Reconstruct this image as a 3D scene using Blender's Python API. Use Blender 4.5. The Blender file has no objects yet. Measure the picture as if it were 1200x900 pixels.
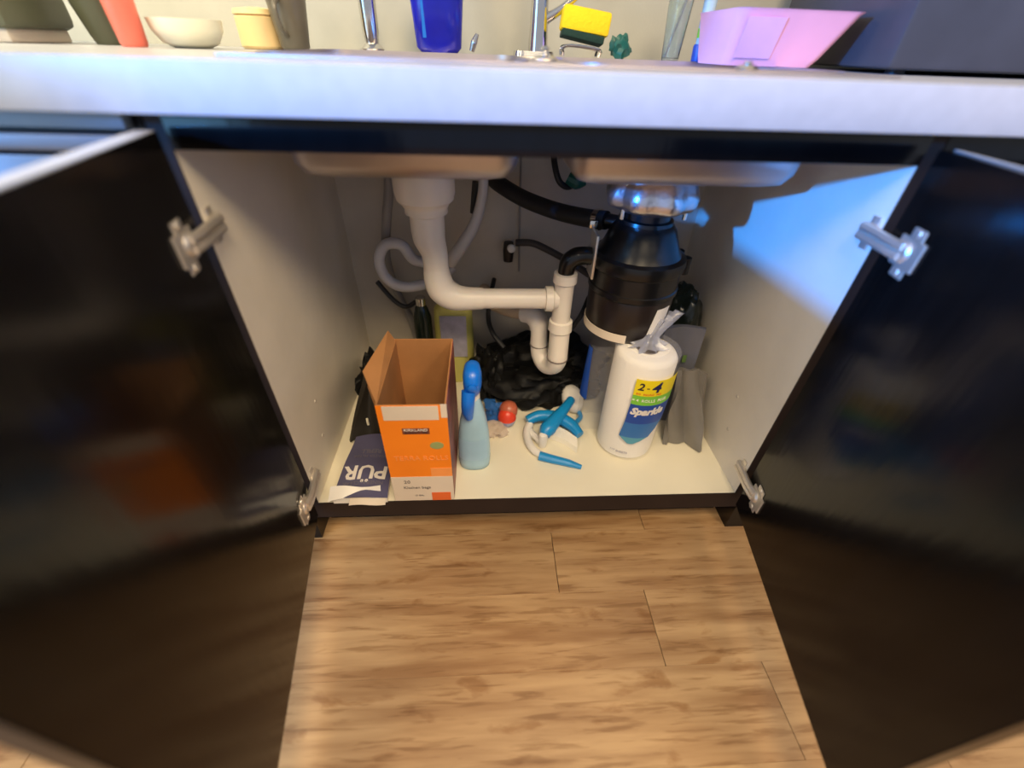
import bpy, bmesh, math, random
from mathutils import Vector, Matrix, noise
random.seed(7)
C = bpy.context.scene.collection
SC = bpy.context.scene

# ---------------------------------------------------------------- camera
cam_d = bpy.data.cameras.new('camera'); cam = bpy.data.objects.new('camera', cam_d); C.objects.link(cam)
CP = Vector((-0.0927, -0.5527, 0.8717))
cam.matrix_world = Matrix(((0.99829762, 0.00887192, -0.05764683, CP.x),
                           (-0.05071798, 0.62011315, -0.78287123, CP.y),
                           (0.02880198, 0.78446222, 0.61950745, CP.z),
                           (0, 0, 0, 1)))
cam_d.sensor_width = 36; cam_d.sensor_fit = 'HORIZONTAL'; cam_d.lens = 502.45 / 1200 * 36
cam_d.clip_start = 0.02
cam_d.dof.use_dof = True; cam_d.dof.focus_distance = 0.90; cam_d.dof.aperture_fstop = 1.15
SC.camera = cam

# ---------------------------------------------------------------- world, lamps, exposure
w = bpy.data.worlds.new('world'); SC.world = w; w.use_nodes = True
w.node_tree.nodes['Background'].inputs[0].default_value = (0.60, 0.63, 0.72, 1)
w.node_tree.nodes['Background'].inputs[1].default_value = 0.55
def area(name, loc, target, size, power, col, sy=None):
    l = bpy.data.lights.new(name, 'AREA'); l.energy = power; l.color = col; l.size = size
    if sy: l.shape = 'RECTANGLE'; l.size_y = sy
    o = bpy.data.objects.new(name, l); C.objects.link(o); o.location = loc
    o.rotation_euler = (Vector(target) - Vector(loc)).to_track_quat('-Z', 'Y').to_euler(); return o
area('ceiling_lamp', (0.12, -1.3, 2.35), (0.0, 0.1, 0.1), 0.75, 35, (1.0, 0.77, 0.47))
area('fill_lamp_right', (1.3, -1.3, 2.3), (-0.3, 0.1, 0.2), 0.5, 15, (1.0, 0.77, 0.47))  # unseen fill lamp added to brighten the left inner wall
area('fill_lamp_left', (-1.3, -1.3, 2.3), (0.3, 0.1, 0.2), 0.5, 12, (1.0, 0.77, 0.47))  # matching added fill, lifts the right inner wall
area('left_window', (-2.6, -1.7, 1.15), (0.0, 0.0, 0.8), 0.9, 26, (0.20, 0.56, 1.0), 1.7)
area('counter_lamp', (-0.95, 0.15, 1.45), (-0.75, 0.5, 0.9), 0.3, 7, (1.0, 0.90, 0.62))
sp = bpy.data.lights.new('low_window_beam', 'SPOT'); sp.energy = 820; sp.color = (0.02, 0.27, 1.0)
sp.spot_size = math.radians(15); sp.spot_blend = 0.45; sp.shadow_soft_size = 0.06
so = bpy.data.objects.new('low_window_beam', sp); C.objects.link(so); so.location = (-2.5, -1.6, 1.4)
so.rotation_euler = (Vector((0.40, 0.13, 0.66)) - so.location).to_track_quat('-Z', 'Y').to_euler()
SC.view_settings.view_transform = 'Standard'; SC.view_settings.look = 'None'
SC.view_settings.exposure = 0.35; SC.view_settings.gamma = 1.0

# ---------------------------------------------------------------- materials
def lin(c):
    return tuple(((v / 255) / 12.92 if v / 255 <= 0.04045 else ((v / 255 + 0.055) / 1.055) ** 2.4) for v in c) + (1,)
def mat(name, rgb, rough=0.5, metal=0.0, alpha=1.0, trans=0.0, bump=0.0, bscale=60, var=0.06, vscale=12, spec=0.5, coat=0.0, sss=0.0, stretch=None):
    m = bpy.data.materials.new(name); m.use_nodes = True; nt = m.node_tree; b = nt.nodes['Principled BSDF']
    c = lin(rgb)
    tc = nt.nodes.new('ShaderNodeTexCoord'); src = tc.outputs['Object']
    if stretch:
        mp = nt.nodes.new('ShaderNodeMapping'); mp.inputs['Scale'].default_value = stretch
        nt.links.new(src, mp.inputs[0]); src = mp.outputs[0]
    n = nt.nodes.new('ShaderNodeTexNoise'); n.inputs['Scale'].default_value = vscale; n.inputs['Detail'].default_value = 4
    nt.links.new(src, n.inputs['Vector'])
    r = nt.nodes.new('ShaderNodeValToRGB')
    r.color_ramp.elements[0].position = 0.3; r.color_ramp.elements[1].position = 0.7
    r.color_ramp.elements[0].color = tuple(max(0, v * (1 - var * 2)) for v in c[:3]) + (1,)
    r.color_ramp.elements[1].color = tuple(min(1, v * (1 + var)) for v in c[:3]) + (1,)
    nt.links.new(n.outputs[0], r.inputs[0]); nt.links.new(r.outputs[0], b.inputs['Base Color'])
    b.inputs['Roughness'].default_value = rough; b.inputs['Metallic'].default_value = metal
    b.inputs['Alpha'].default_value = alpha; b.inputs['Transmission Weight'].default_value = trans
    b.inputs['Specular IOR Level'].default_value = spec; b.inputs['Coat Weight'].default_value = coat
    if sss: b.inputs['Subsurface Weight'].default_value = sss; b.inputs['Subsurface Scale'].default_value = 0.01
    if bump:
        n2 = nt.nodes.new('ShaderNodeTexNoise'); n2.inputs['Scale'].default_value = bscale; n2.inputs['Detail'].default_value = 3
        nt.links.new(src, n2.inputs['Vector'])
        bp = nt.nodes.new('ShaderNodeBump'); bp.inputs['Strength'].default_value = bump; bp.inputs['Distance'].default_value = 0.002
        nt.links.new(n2.outputs[0], bp.inputs['Height']); nt.links.new(bp.outputs[0], b.inputs['Normal'])
    return m
M = {}
M['espresso'] = mat('espresso laminate', (15, 13, 13), 0.17, bump=0.12, bscale=90, var=0.15, vscale=30, stretch=(1, 1, .15), spec=0.30)
M['espresso_edge'] = mat('espresso edge band', (46, 35, 31), 0.6, var=0.1, spec=0.25)
M['melamine'] = mat('cream melamine', (222, 214, 200), 0.45, bump=0.05, bscale=120, var=0.03)
M['melamine_floor'] = mat('cream melamine shelf', (238, 231, 208), 0.42, bump=0.04, bscale=80, var=0.03, vscale=5)
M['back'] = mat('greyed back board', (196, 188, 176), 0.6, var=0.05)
M['counter'] = mat('white laminate counter', (174, 176, 180), 0.35, var=0.03, vscale=50)
M['steel'] = mat('brushed stainless steel', (196, 188, 190), 0.42, 1.0, bump=0.05, bscale=200, var=0.05)
M['steel_dw'] = mat('dishwasher steel', (150, 170, 205), 0.32, 0.9, var=0.05)
M['steel_pale'] = mat('pale control strip', (150, 166, 180), 0.5, 0.3, var=0.04)
M['chrome'] = mat('polished chrome', (215, 212, 208), 0.14, 1.0, var=0.02)
M['ring'] = mat('dimpled chrome ring', (215, 215, 220), 0.30, 1.0, bump=0.8, bscale=60)
M['nickel'] = mat('nickel hinge metal', (235, 228, 218), 0.38, 0.8, bump=0.2, bscale=80)
M['pvc'] = mat('white plastic pipe', (232, 224, 214), 0.36, var=0.03, sss=0.05)
M['pvc_old'] = mat('yellowed plastic pipe', (205, 184, 158), 0.45, var=0.08)
M['black_plastic'] = mat('black plastic', (16, 16, 18), 0.28, bump=0.05, var=0.2)
M['black_brown'] = mat('brown black enamel', (34, 27, 26), 0.3, var=0.15)
M['rubber'] = mat('black rubber hose', (28, 28, 32), 0.5, var=0.15)
M['grey_hose'] = mat('grey braided hose', (150, 146, 144), 0.5, bump=0.4, bscale=300)
M['grey_dark'] = mat('dark grey cord', (70, 66, 66), 0.6)
M['white_hose'] = mat('milky hose', (205, 202, 205), 0.35, sss=0.05)
M['cardboard'] = mat('brown cardboard', (176, 124, 76), 0.8, bump=0.15, bscale=120, var=0.08)
M['orange'] = mat('orange print', (255, 138, 22), 0.5, var=0.03)
M['orange_pale'] = mat('pale orange print', (250, 158, 84), 0.5)
M['orange_red'] = mat('deep orange print', (232, 108, 50), 0.5)
M['box_white'] = mat('off white print', (226, 212, 194), 0.55, var=0.03)
M['box_side'] = mat('mauve printed side', (150, 84, 74), 0.5, var=0.3, vscale=18)
M['ink'] = mat('dark ink', (52, 44, 48), 0.6)
M['ink_grey'] = mat('grey ink', (126, 116, 112), 0.6)
M['green_badge'] = mat('sage green print', (152, 164, 104), 0.5)
M['brown_banner'] = mat('dark brown banner', (122, 62, 40), 0.5)
M['white_ink'] = mat('white ink', (236, 230, 224), 0.5)
M['navy'] = mat('slate navy foil', (90, 88, 120), 0.38, bump=0.2, bscale=30, var=0.1)
M['navy_grey'] = mat('grey print', (112, 108, 122), 0.5)
M['black_bag'] = mat('black bin liner', (13, 13, 13), 0.55, bump=0.2, bscale=25, var=0.3, spec=0.25)
M['black_cloth'] = mat('dark matt pouch', (40, 36, 30), 0.55, bump=0.4, bscale=40)
M['blue'] = mat('bright blue plastic', (14, 112, 224), 0.3, var=0.04)
M['blue2'] = mat('cyan blue plastic', (22, 140, 208), 0.33, var=0.04)
M['bottle_blue'] = mat('pale blue liquid bottle', (172, 212, 234), 0.22, trans=0.10, var=0.05)
M['bottle_label'] = mat('grey blue bottle label', (158, 196, 222), 0.4)
M['white_plastic'] = mat('white plastic', (232, 228, 222), 0.4, var=0.03)
M['cream_plastic'] = mat('cream bristles', (246, 240, 226), 0.6, bump=0.5, bscale=300)
M['red'] = mat('red print', (232, 70, 44), 0.35, var=0.1)
M['orange_film'] = mat('salmon film', (196, 104, 76), 0.3, var=0.2)
M['lilac'] = mat('lilac film', (160, 166, 204), 0.3, var=0.1)
M['pink_film'] = mat('pinkish clear film', (240, 222, 206), 0.2, alpha=0.45, bump=0.6, bscale=60)
M['blue_film'] = mat('blue film', (50, 104, 178), 0.25, bump=0.5, bscale=60, var=0.15)
M['paper_towel'] = mat('white towel paper', (250, 246, 238), 0.75, bump=0.3, bscale=150, var=0.02)
M['core'] = mat('grey cardboard core', (150, 144, 150), 0.8)
M['film'] = mat('clear plastic film', (224, 224, 234), 0.12, alpha=0.12, bump=0.8, bscale=40)
M['film_tuft'] = mat('gathered plastic film', (176, 180, 200), 0.15, alpha=0.55, bump=0.8, bscale=60)
M['yellow'] = mat('yellow print', (244, 222, 26), 0.4, var=0.03)
M['lime'] = mat('lime print', (128, 204, 66), 0.4, var=0.05)
M['royal'] = mat('royal blue print', (26, 74, 168), 0.4, var=0.05)
M['royal_mid'] = mat('mid blue print', (48, 116, 190), 0.4, var=0.05)
M['aqua'] = mat('aqua print', (88, 164, 190), 0.4, var=0.05)
M['dark_navy'] = mat('dark navy ink', (22, 28, 84), 0.4)
M['grey_pouch'] = mat('grey foil pouch', (126, 122, 116), 0.42, 0.2, bump=0.3, bscale=25, var=0.08)
M['grey_pouch2'] = mat('slate foil pouch', (104, 106, 118), 0.4, 0.2, bump=0.3, bscale=25, var=0.08)
M['green_bag'] = mat('dark green bag', (26, 34, 30), 0.3, bump=0.6, bscale=40, var=0.3)
M['leaf'] = mat('leaf green print', (84, 112, 56), 0.5)
M['yellow_pale'] = mat('pale yellow plastic', (206, 200, 110), 0.4, var=0.05)
M['lav_label'] = mat('lavender label', (176, 172, 190), 0.5, var=0.12, vscale=40)
M['dark_green'] = mat('dark green plastic', (28, 38, 32), 0.25)
M['teal'] = mat('teal plastic', (20, 92, 84), 0.4)
M['sponge'] = mat('yellow sponge', (240, 208, 24), 0.85, bump=0.7, bscale=200)
M['scour'] = mat('dark green scouring pad', (18, 52, 46), 0.9, bump=0.7, bscale=200)
M['cobalt'] = mat('cobalt blue plastic', (24, 30, 170), 0.18, var=0.1, vscale=20)
M['azure'] = mat('azure plastic', (36, 118, 220), 0.18, var=0.1)
M['glass'] = mat('clear glass', (225, 235, 232), 0.04, trans=0.9, var=0.01)
M['pink'] = mat('pink plastic tub', (242, 172, 196), 0.35, var=0.03)
M['pink_lilac'] = mat('lilac pink patch', (226, 174, 216), 0.35)
M['dark_panel'] = mat('dark grey appliance', (62, 62, 68), 0.4, var=0.08)
M['coral'] = mat('coral plastic', (240, 120, 100), 0.4, var=0.06)
M['olive_dark'] = mat('dark olive plastic', (84, 88, 70), 0.4)
M['cream'] = mat('cream ceramic', (244, 240, 214), 0.35, var=0.02)
M['tan'] = mat('tan ceramic', (232, 204, 150), 0.5, var=0.04)
M['taupe'] = mat('dark taupe ceramic', (104, 98, 84), 0.35, var=0.1)
M['wall'] = mat('beige wall paint', (176, 176, 168), 0.8, bump=0.1, bscale=200, var=0.03)
M['edge_highlight'] = mat('pale edge highlight', (150, 148, 146), 0.8, bump=0.1, bscale=200, var=0.03)
M['fine_print'] = mat('small blue grey print', (120, 118, 150), 0.5)

def plank_material():
    m = bpy.data.materials.new('oak vinyl plank'); m.use_nodes = True; nt = m.node_tree; b = nt.nodes['Principled BSDF']; L = nt.links.new
    tc = nt.nodes.new('ShaderNodeTexCoord'); oi = nt.nodes.new('ShaderNodeObjectInfo')
    ad = nt.nodes.new('ShaderNodeVectorMath'); ad.operation = 'ADD'; L(tc.outputs['Object'], ad.inputs[0])
    cx = nt.nodes.new('ShaderNodeCombineXYZ'); ml = nt.nodes.new('ShaderNodeMath'); ml.operation = 'MULTIPLY'; ml.inputs[1].default_value = 40
    L(oi.outputs['Random'], ml.inputs[0]); L(ml.outputs[0], cx.inputs[2]); L(cx.outputs[0], ad.inputs[1])
    def nz(sx, sy, scale, det, dist=0.0):
        mp = nt.nodes.new('ShaderNodeMapping'); mp.inputs['Scale'].default_value = (sx, sy, 1); L(ad.outputs[0], mp.inputs[0])
        n = nt.nodes.new('ShaderNodeTexNoise'); n.inputs['Scale'].default_value = scale; n.inputs['Detail'].default_value = det
        n.inputs['Distortion'].default_value = dist; L(mp.outputs[0], n.inputs['Vector']); return n
    a = nz(0.7, 7.0, 5, 8, 0.25); f = nz(2.2, 22, 5, 6, 0.3); k = nz(1.3, 3.2, 8, 5, 0.3)
    r1 = nt.nodes.new('ShaderNodeValToRGB'); e = r1.color_ramp.elements
    e[0].position = 0.33; e[0].color = lin((148, 110, 72)); e[1].position = 0.66; e[1].color = lin((190, 154, 110)); L(a.outputs[0], r1.inputs[0])
    r2 = nt.nodes.new('ShaderNodeValToRGB'); e = r2.color_ramp.elements
    e[0].position = 0.34; e[0].color = (0.62, 0.54, 0.46, 1); e[1].position = 0.46; e[1].color = (1, 1, 1, 1); L(f.outputs[0], r2.inputs[0])
    r3 = nt.nodes.new('ShaderNodeValToRGB'); e = r3.color_ramp.elements
    e[0].position = 0.32; e[0].color = (0.66, 0.54, 0.42, 1); e[1].position = 0.41; e[1].color = (1, 1, 1, 1); L(k.outputs[0], r3.inputs[0])
    def mul(x, y, fac=1.0):
        q = nt.nodes.new('ShaderNodeMix'); q.data_type = 'RGBA'; q.blend_type = 'MULTIPLY'; q.inputs[0].default_value = fac
        L(x, q.inputs[6]); L(y, q.inputs[7]); return q.outputs[2]
    c = mul(mul(r1.outputs[0], r2.outputs[0], 0.75), r3.outputs[0], 0.8)
    hv = nt.nodes.new('ShaderNodeHueSaturation'); L(c, hv.inputs['Color'])
    mr = nt.nodes.new('ShaderNodeMapRange'); mr.inputs[3].default_value = 0.93; mr.inputs[4].default_value = 1.07
    L(oi.outputs['Random'], mr.inputs[0]); L(mr.outputs[0], hv.inputs['Value']); L(hv.outputs[0], b.inputs['Base Color'])
    b.inputs['Roughness'].default_value = 0.42
    bp = nt.nodes.new('ShaderNodeBump'); bp.inputs['Strength'].default_value = 0.15; bp.inputs['Distance'].default_value = 0.001
    L(f.outputs[0], bp.inputs['Height']); L(bp.outputs[0], b.inputs['Normal'])
    return m
M['plank'] = plank_material()
M['subfloor'] = mat('dark joint', (74, 50, 34), 0.8)

# ---------------------------------------------------------------- helpers
def link(name, me, m, parent=None, smooth=None):
    o = bpy.data.objects.new(name, me); C.objects.link(o)
    if m is not None: me.materials.append(M[m] if isinstance(m, str) else m)
    if smooth: me.shade_smooth(); me.set_sharp_from_angle(angle=math.radians(smooth))
    if parent is not None: o.parent = parent
    return o
def obj(name, bm, m, parent=None, smooth=35, mods=None):
    bmesh.ops.recalc_face_normals(bm, faces=bm.faces[:])
    if parent is not None and parent.get('_loc'): 
        q = Vector(parent['_loc']); bmesh.ops.translate(bm, verts=bm.verts[:], vec=-q)
    me = bpy.data.meshes.new(name); bm.to_mesh(me); bm.free()
    o = link(name, me, m, parent, smooth)
    if parent is None:
        pass
    elif parent.get('_loc'): o['_loc'] = parent['_loc']
    return o
def tag(o, label, cat, group=None, kind=None):
    o['label'] = label; o['category'] = cat
    if group: o['group'] = group
    if kind: o['kind'] = kind
    return o
def thing(name, label, cat, loc=(0, 0, 0), group=None, kind=None):
    # parts are modelled in world coordinates and shifted back by loc when linked
    o = bpy.data.objects.new(name, None); C.objects.link(o); o.location = loc; o.empty_display_size = 0.03
    if tuple(loc) != (0, 0, 0): o['_loc'] = tuple(loc)
    return tag(o, label, cat, group, kind)
def box(x0, x1, y0, y1, z0, z1, bev=0.0, bm=None, seg=2):
    bm = bm or bmesh.new()
    r = bmesh.ops.create_cube(bm, size=1.0); vs = r['verts']
    for v in vs: v.co = Vector(((x0 + x1) / 2 + v.co.x * (x1 - x0), (y0 + y1) / 2 + v.co.y * (y1 - y0), (z0 + z1) / 2 + v.co.z * (z1 - z0)))
    if bev: bmesh.ops.bevel(bm, geom=list({e for v in vs for e in v.link_edges}), offset=bev, segments=seg, affect='EDGES', profile=0.5)
    return bm
def loft(rings, bm=None, cap0=True, cap1=True, closed=True):
    bm = bm or bmesh.new(); R = [[bm.verts.new(p) for p in r] for r in rings]; n = len(R[0])
    for a, b in zip(R, R[1:]):
        for i in range(n if closed else n - 1):
            j = (i + 1) % n; bm.faces.new((a[i], a[j], b[j], b[i]))
    if cap0: bm.faces.new(R[0][::-1])
    if cap1: bm.faces.new(R[-1])
    return bm
def lathe(c, prof, seg=32, bm=None, axis=None, sx=1.0, sy=1.0):
    q = Vector(axis).to_track_quat('Z', 'Y') if axis else None
    rings = []
    for r, z in prof:
        ring = []
        for i in range(seg):
            a = 2 * math.pi * i / seg; p = Vector((r * math.cos(a) * sx, r * math.sin(a) * sy, z))
            if q: p = q @ p
            ring.append(Vector(c) + p)
        rings.append(ring)
    return loft(rings, bm)
def spline(pts, n=8):
    P = [Vector(p) for p in pts]
    if len(P) < 3: return P
    P = [P[0] * 2 - P[1]] + P + [P[-1] * 2 - P[-2]]; out = []
    for i in range(1, len(P) - 2):
        for k in range(n):
            t = k / n; a, b, c, d = P[i - 1:i + 3]
            out.append(0.5 * ((2 * b) + (c - a) * t + (2 * a - 5 * b + 4 * c - d) * t * t + (3 * b - 3 * c + d - a) * t ** 3))
    out.append(P[-2]); return out
def tube(pts, r, seg=14, smooth=8, bm=None, flat=None):
    P = spline(pts, smooth) if smooth else [Vector(p) for p in pts]
    n = len(P); R = r if isinstance(r, (list, tuple)) else [r]
    def rad(i):
        t = i / (n - 1) * (len(R) - 1); k = min(int(t), len(R) - 2) if len(R) > 1 else 0
        return R[0] if len(R) == 1 else R[k] + (R[k + 1] - R[k]) * (t - k)
    rings = []; up = None
    for i in range(n):
        t = (P[min(i + 1, n - 1)] - P[max(i - 1, 0)]).normalized()
        if up is None: up = t.orthogonal().normalized() if not flat else (Vector(flat) - t * t.dot(Vector(flat))).normalized()
        up = (up - t * up.dot(t)).normalized(); s = t.cross(up)
        rings.append([P[i] + (up * math.cos(2 * math.pi * k / seg) + s * math.sin(2 * math.pi * k / seg)) * rad(i) for k in range(seg)])
    return loft(rings, bm)
def rrect(cx, cy, hx, hy, r, z, n=6):
    out = []
    for sx, sy, a0 in ((1, 1, 0), (-1, 1, 90), (-1, -1, 180), (1, -1, 270)):
        for k in range(n + 1):
            a = math.radians(a0 + 90 * k / n)
            out.append(Vector((cx + sx * (hx - r) + r * math.cos(a), cy + sy * (hy - r) + r * math.sin(a), z)))
    return out
def crumple(c, size, amp=0.25, freq=3.0, sub=4, seed=0, floor=None, sharp=True):
    bm = bmesh.new(); bmesh.ops.create_icosphere(bm, subdivisions=sub, radius=1.0)
    for v in bm.verts:
        d = v.co.normalized(); o = Vector((seed * 7.1, seed * 3.3, seed * 1.7))
        n1 = noise.noise(d * freq * 0.6 + o); n2 = abs(noise.noise(d * freq * 1.4 + o * 2)) ; n3 = abs(noise.noise(d * freq * 3.2 + o * 3))
        f = 1 + amp * (n1 * 1.4 + 0.3 - n2 * 1.5 - n3 * 0.4)
        v.co = Vector((c[0] + d.x * size[0] * f, c[1] + d.y * size[1] * f, c[2] + d.z * size[2] * f))
        if floor is not None and v.co.z < floor: v.co.z = floor + 0.0005 + 0.001 * abs(n1)
    return bm
def cyl_patch(c, r, a0, a1, z0, z1, t=0.0008, n=16, shape=None, nz=2):
    # curved sheet hugging a vertical cylinder; shape(u, v) may shear the angle
    bm = bmesh.new(); rows = []
    for side in (0, 1):
        rr = r + side * t; g = []
        for j in range(nz + 1):
            v = j / nz; row = []
            for i in range(n + 1):
                u = i / n; b0, b1 = (a0, a1) if shape is None else shape(v)
                a = math.radians(b0 + (b1 - b0) * u)
                row.append(bm.verts.new((c[0] + rr * math.cos(a), c[1] + rr * math.sin(a), z0 + (z1 - z0) * v)))
            g.append(row)
        rows.append(g)
    A, B = rows
    for g in (A, B):
        for j in range(nz):
            for i in range(n): bm.faces.new((g[j][i], g[j][i + 1], g[j + 1][i + 1], g[j + 1][i]))
    for j in range(nz):
        bm.faces.new((A[j][0], B[j][0], B[j + 1][0], A[j + 1][0])); bm.faces.new((A[j][n], B[j][n], B[j + 1][n], A[j + 1][n]))
    for i in range(n):
        bm.faces.new((A[0][i], B[0][i], B[0][i + 1], A[0][i + 1])); bm.faces.new((A[nz][i], B[nz][i], B[nz][i + 1], A[nz][i + 1]))
    return bm
def text_bm(s, size, fn, ext=0.0004, sx=1.0, bold=0.0):
    cu = bpy.data.curves.new('t', 'FONT'); cu.body = s; cu.size = size; cu.align_x = 'CENTER'; cu.align_y = 'CENTER'
    cu.extrude = ext; cu.resolution_u = 2; cu.offset = bold
    o = bpy.data.objects.new('t', cu); C.objects.link(o)
    dg = bpy.context.evaluated_depsgraph_get(); me = bpy.data.meshes.new_from_object(o.evaluated_get(dg))
    bpy.data.objects.remove(o); bm = bmesh.new(); bm.from_mesh(me)
    for v in bm.verts: v.co = fn(v.co.x * sx, v.co.y, v.co.z)
    return bm
def sheet(f, nu, nv, t):
    # closed thin solid from a parametric surface f(u, v)
    bm = bmesh.new(); G = [[Vector(f(i / nu, j / nv)) for i in range(nu + 1)] for j in range(nv + 1)]
    def nrm(i, j):
        a = G[j][min(i + 1, nu)] - G[j][max(i - 1, 0)]; b = G[min(j + 1, nv)][i] - G[max(j - 1, 0)][i]; return a.cross(b).normalized()
    A = [[bm.verts.new(G[j][i]) for i in range(nu + 1)] for j in range(nv + 1)]
    B = [[bm.verts.new(G[j][i] + nrm(i, j) * t) for i in range(nu + 1)] for j in range(nv + 1)]
    for g in (A, B):
        for j in range(nv):
            for i in range(nu): bm.faces.new((g[j][i], g[j][i + 1], g[j + 1][i + 1], g[j + 1][i]))
    for j in range(nv):
        for k in (0, nu): bm.faces.new((A[j][k], B[j][k], B[j + 1][k], A[j + 1][k]))
    for i in range(nu):
        for k in (0, nv): bm.faces.new((A[k][i], B[k][i], B[k][i + 1], A[k][i + 1]))
    return bm

# ================================================================ SETTING
fl = obj('floor', box(-1.9, 1.9, -1.75, 0.72, -0.03, -0.0045), 'subfloor'); tag(fl, 'oak coloured plank floor in front of the open cabinet', 'floor', kind='structure')
joints = {0: 0.05, 1: 0.225, 2: 0.404, 3: 0.632}
PW = 0.1385; PL = 1.2
for k in range(-5, 12):
    y1 = 0.001 - PW * k; y0 = y1 - PW
    j0 = joints.get(k, (0.05 + 0.1817 * k * (1 if k < 4 else 1.35) + (0.4 if k < 0 else 0)) % PL)
    x = j0 - 2 * PL
    while x < 1.9:
        a, b = max(x, -1.9), min(x + PL, 1.9)
        if b - a > 0.02 and y0 < 0.70:
            bm = box(-(b - a) / 2 + 0.0006, (b - a) / 2 - 0.0006, -PW / 2 + 0.00005, PW / 2 - 0.00005, -0.0045, 0.0, 0.0004, seg=1)
            p = obj('plank', bm, 'plank', fl, smooth=None); p.location = ((a + b) / 2, (y0 + y1) / 2, 0)
        x += PL
bm = box(-1.9, 1.9, 0.615, 0.70, 0, 2.4)
tag(obj('wall_back', bm, 'wall'), 'beige painted wall behind the counter', 'wall', kind='structure')

# ================================================================ SINK CABINET
Z0 = 0.13; H = 0.64; HW = 0.438; D = 0.532; ZR = Z0 + H
cab = thing('sink_cabinet', 'dark espresso sink base cabinet with both doors open and a cream interior', 'cabinet')
for s in (-1, 1):
    a, b = sorted((s * HW, s * (HW + 0.018)))
    sd = obj('side_panel', box(a, b, 0.0012, D + 0.012, Z0 - 0.018, 0.806), 'melamine', cab)
    if s > 0: sd['label'] = 'cream right side panel with screw holes'
    obj('edge_band', box(a, b, -0.0008, 0.0012, 0.083, 0.806), 'espresso_edge', sd)
    obj('plinth_side', box(a, b, 0.055, D, 0.0, Z0 - 0.018), 'espresso', cab)
    for z in (0.22, 0.30):
        obj('screw_cap', lathe((s * (HW - 0.0002), 0.10 + 0.2 * (z - .2), z), [(0.004, 0), (0.0035, 0.0012)], 10, axis=(-s, 0, 0)), 'back', sd)
obj('bottom_panel', box(-HW, HW, 0.0012, D, Z0 - 0.018, Z0), 'melamine_floor', cab)
obj('rail_toe_shade', box(-HW, HW, -0.001, 0.0012, Z0 - 0.047, Z0 - 0.0005), 'espresso_edge', cab)  # front rail; its lower part stands in for the toe-kick shadow
obj('back_panel', box(-HW, HW, D, D + 0.006, Z0, 0.806), 'back', cab)
obj('toe_kick', box(-HW, HW, 0.055, 0.067, 0.0, Z0 - 0.018), 'espresso', cab)
obj('top_rail', box(-HW, HW, -0.001, 0.018, ZR, 0.806, 0.001), 'espresso', cab)
ZB = 0.1114; ZT = ZB + 0.68; DW = 0.4597; TH = 0.020
def door(s, ang):
    a = math.radians(ang); u = Vector((-s * math.cos(a), -math.sin(a), 0)); n = Vector((-s * math.sin(a), math.cos(a), 0))   # n = towards the inside
    o0 = Vector((s * HW, -0.015, 0))
    def W(p, q, z): return o0 + u * p + n * q + Vector((0, 0, z))
    def slab(p0, p1, q0, q1, z0, z1, bev=0.0, bm=None):
        bm = bm or bmesh.new(); t = box(0, 1, 0, 1, 0, 1)
        me = bpy.data.meshes.new('x')
        for v in t.verts: v.co = Vector((p0 + (p1 - p0) * v.co.x, q0 + (q1 - q0) * v.co.y, z0 + (z1 - z0) * v.co.z))
        if bev: bmesh.ops.bevel(t, geom=t.edges[:], offset=bev, segments=2, affect='EDGES')
        for v in t.verts: v.co = W(v.co.x, v.co.y, v.co.z)
        t.to_mesh(me); t.free(); bm.from_mesh(me); bpy.data.meshes.remove(me); return bm
    d = obj('door', slab(0, DW, -TH, 0, ZB, ZT - 0.001, 0.0012), 'espresso', cab)
    d['label'] = ('left' if s < 0 else 'right') + ' dark door swung open'
    if s < 0:
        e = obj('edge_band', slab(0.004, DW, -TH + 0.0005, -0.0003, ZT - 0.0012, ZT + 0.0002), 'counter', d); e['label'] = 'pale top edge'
    else:
        e = obj('edge_band', slab(0.004, DW, -TH + 0.001, -TH + 0.006, ZT - 0.0012, ZT + 0.0002), 'edge_highlight', d); e['label'] = 'thin pale highlight painted along the top edge'  # pale strip stands in for a highlight on the dark edge
    for zc in (0.683, 0.193):
        # concealed hinge: cup plate with two wings on the door, bent arm, plate on the cabinet side
        bm = slab(0.024, 0.070, 0.0, 0.0030, zc - 0.018, zc + 0.018, 0.001)
        slab(0.036, 0.060, 0.0, 0.002, zc - 0.030, zc + 0.030, 0.0009, bm)
        for dz in (-0.024, 0.024): lathe(W(0.0465, 0.002, zc + dz), [(0.005, 0), (0.005, 0.0016), (0.002, 0.002)], 10, bm, axis=n)
        lathe(W(0.040, 0.0025, zc), [(0.014, 0), (0.014, 0.001), (0.011, 0.004), (0.003, 0.005)], 18, bm, axis=n)
        # arm
        p0 = W(0.042, 0.005, zc); p1 = W(0.020, 0.009, zc); p2 = Vector((s * (HW - 0.008), 0.002, zc)); p3 = Vector((s * (HW - 0.006), 0.026, zc))
        for dz in (-0.006, 0.006):
            tube([p + Vector((0, 0, dz)) for p in (p0, p1, p2, p3)], 0.0060, 8, 4, bm)
        bm2 = bm
        hb = box(min(s * (HW - 0.008), s * (HW - 0.0004)), max(s * (HW - 0.008), s * (HW - 0.0004)), 0.004, 0.030, zc - 0.010, zc + 0.010, 0.002)
        box(min(s * (HW - 0.003), s * (HW - 0.0004)), max(s * (HW - 0.003), s * (HW - 0.0004)), 0.008, 0.022, zc - 0.022, zc + 0.022, 0.001, hb)
        h = obj('hinge', bm2, 'nickel', d)
        obj('hinge_plate', hb, 'nickel', cab)
door(-1, 80.7); door(1, 80.0)

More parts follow.
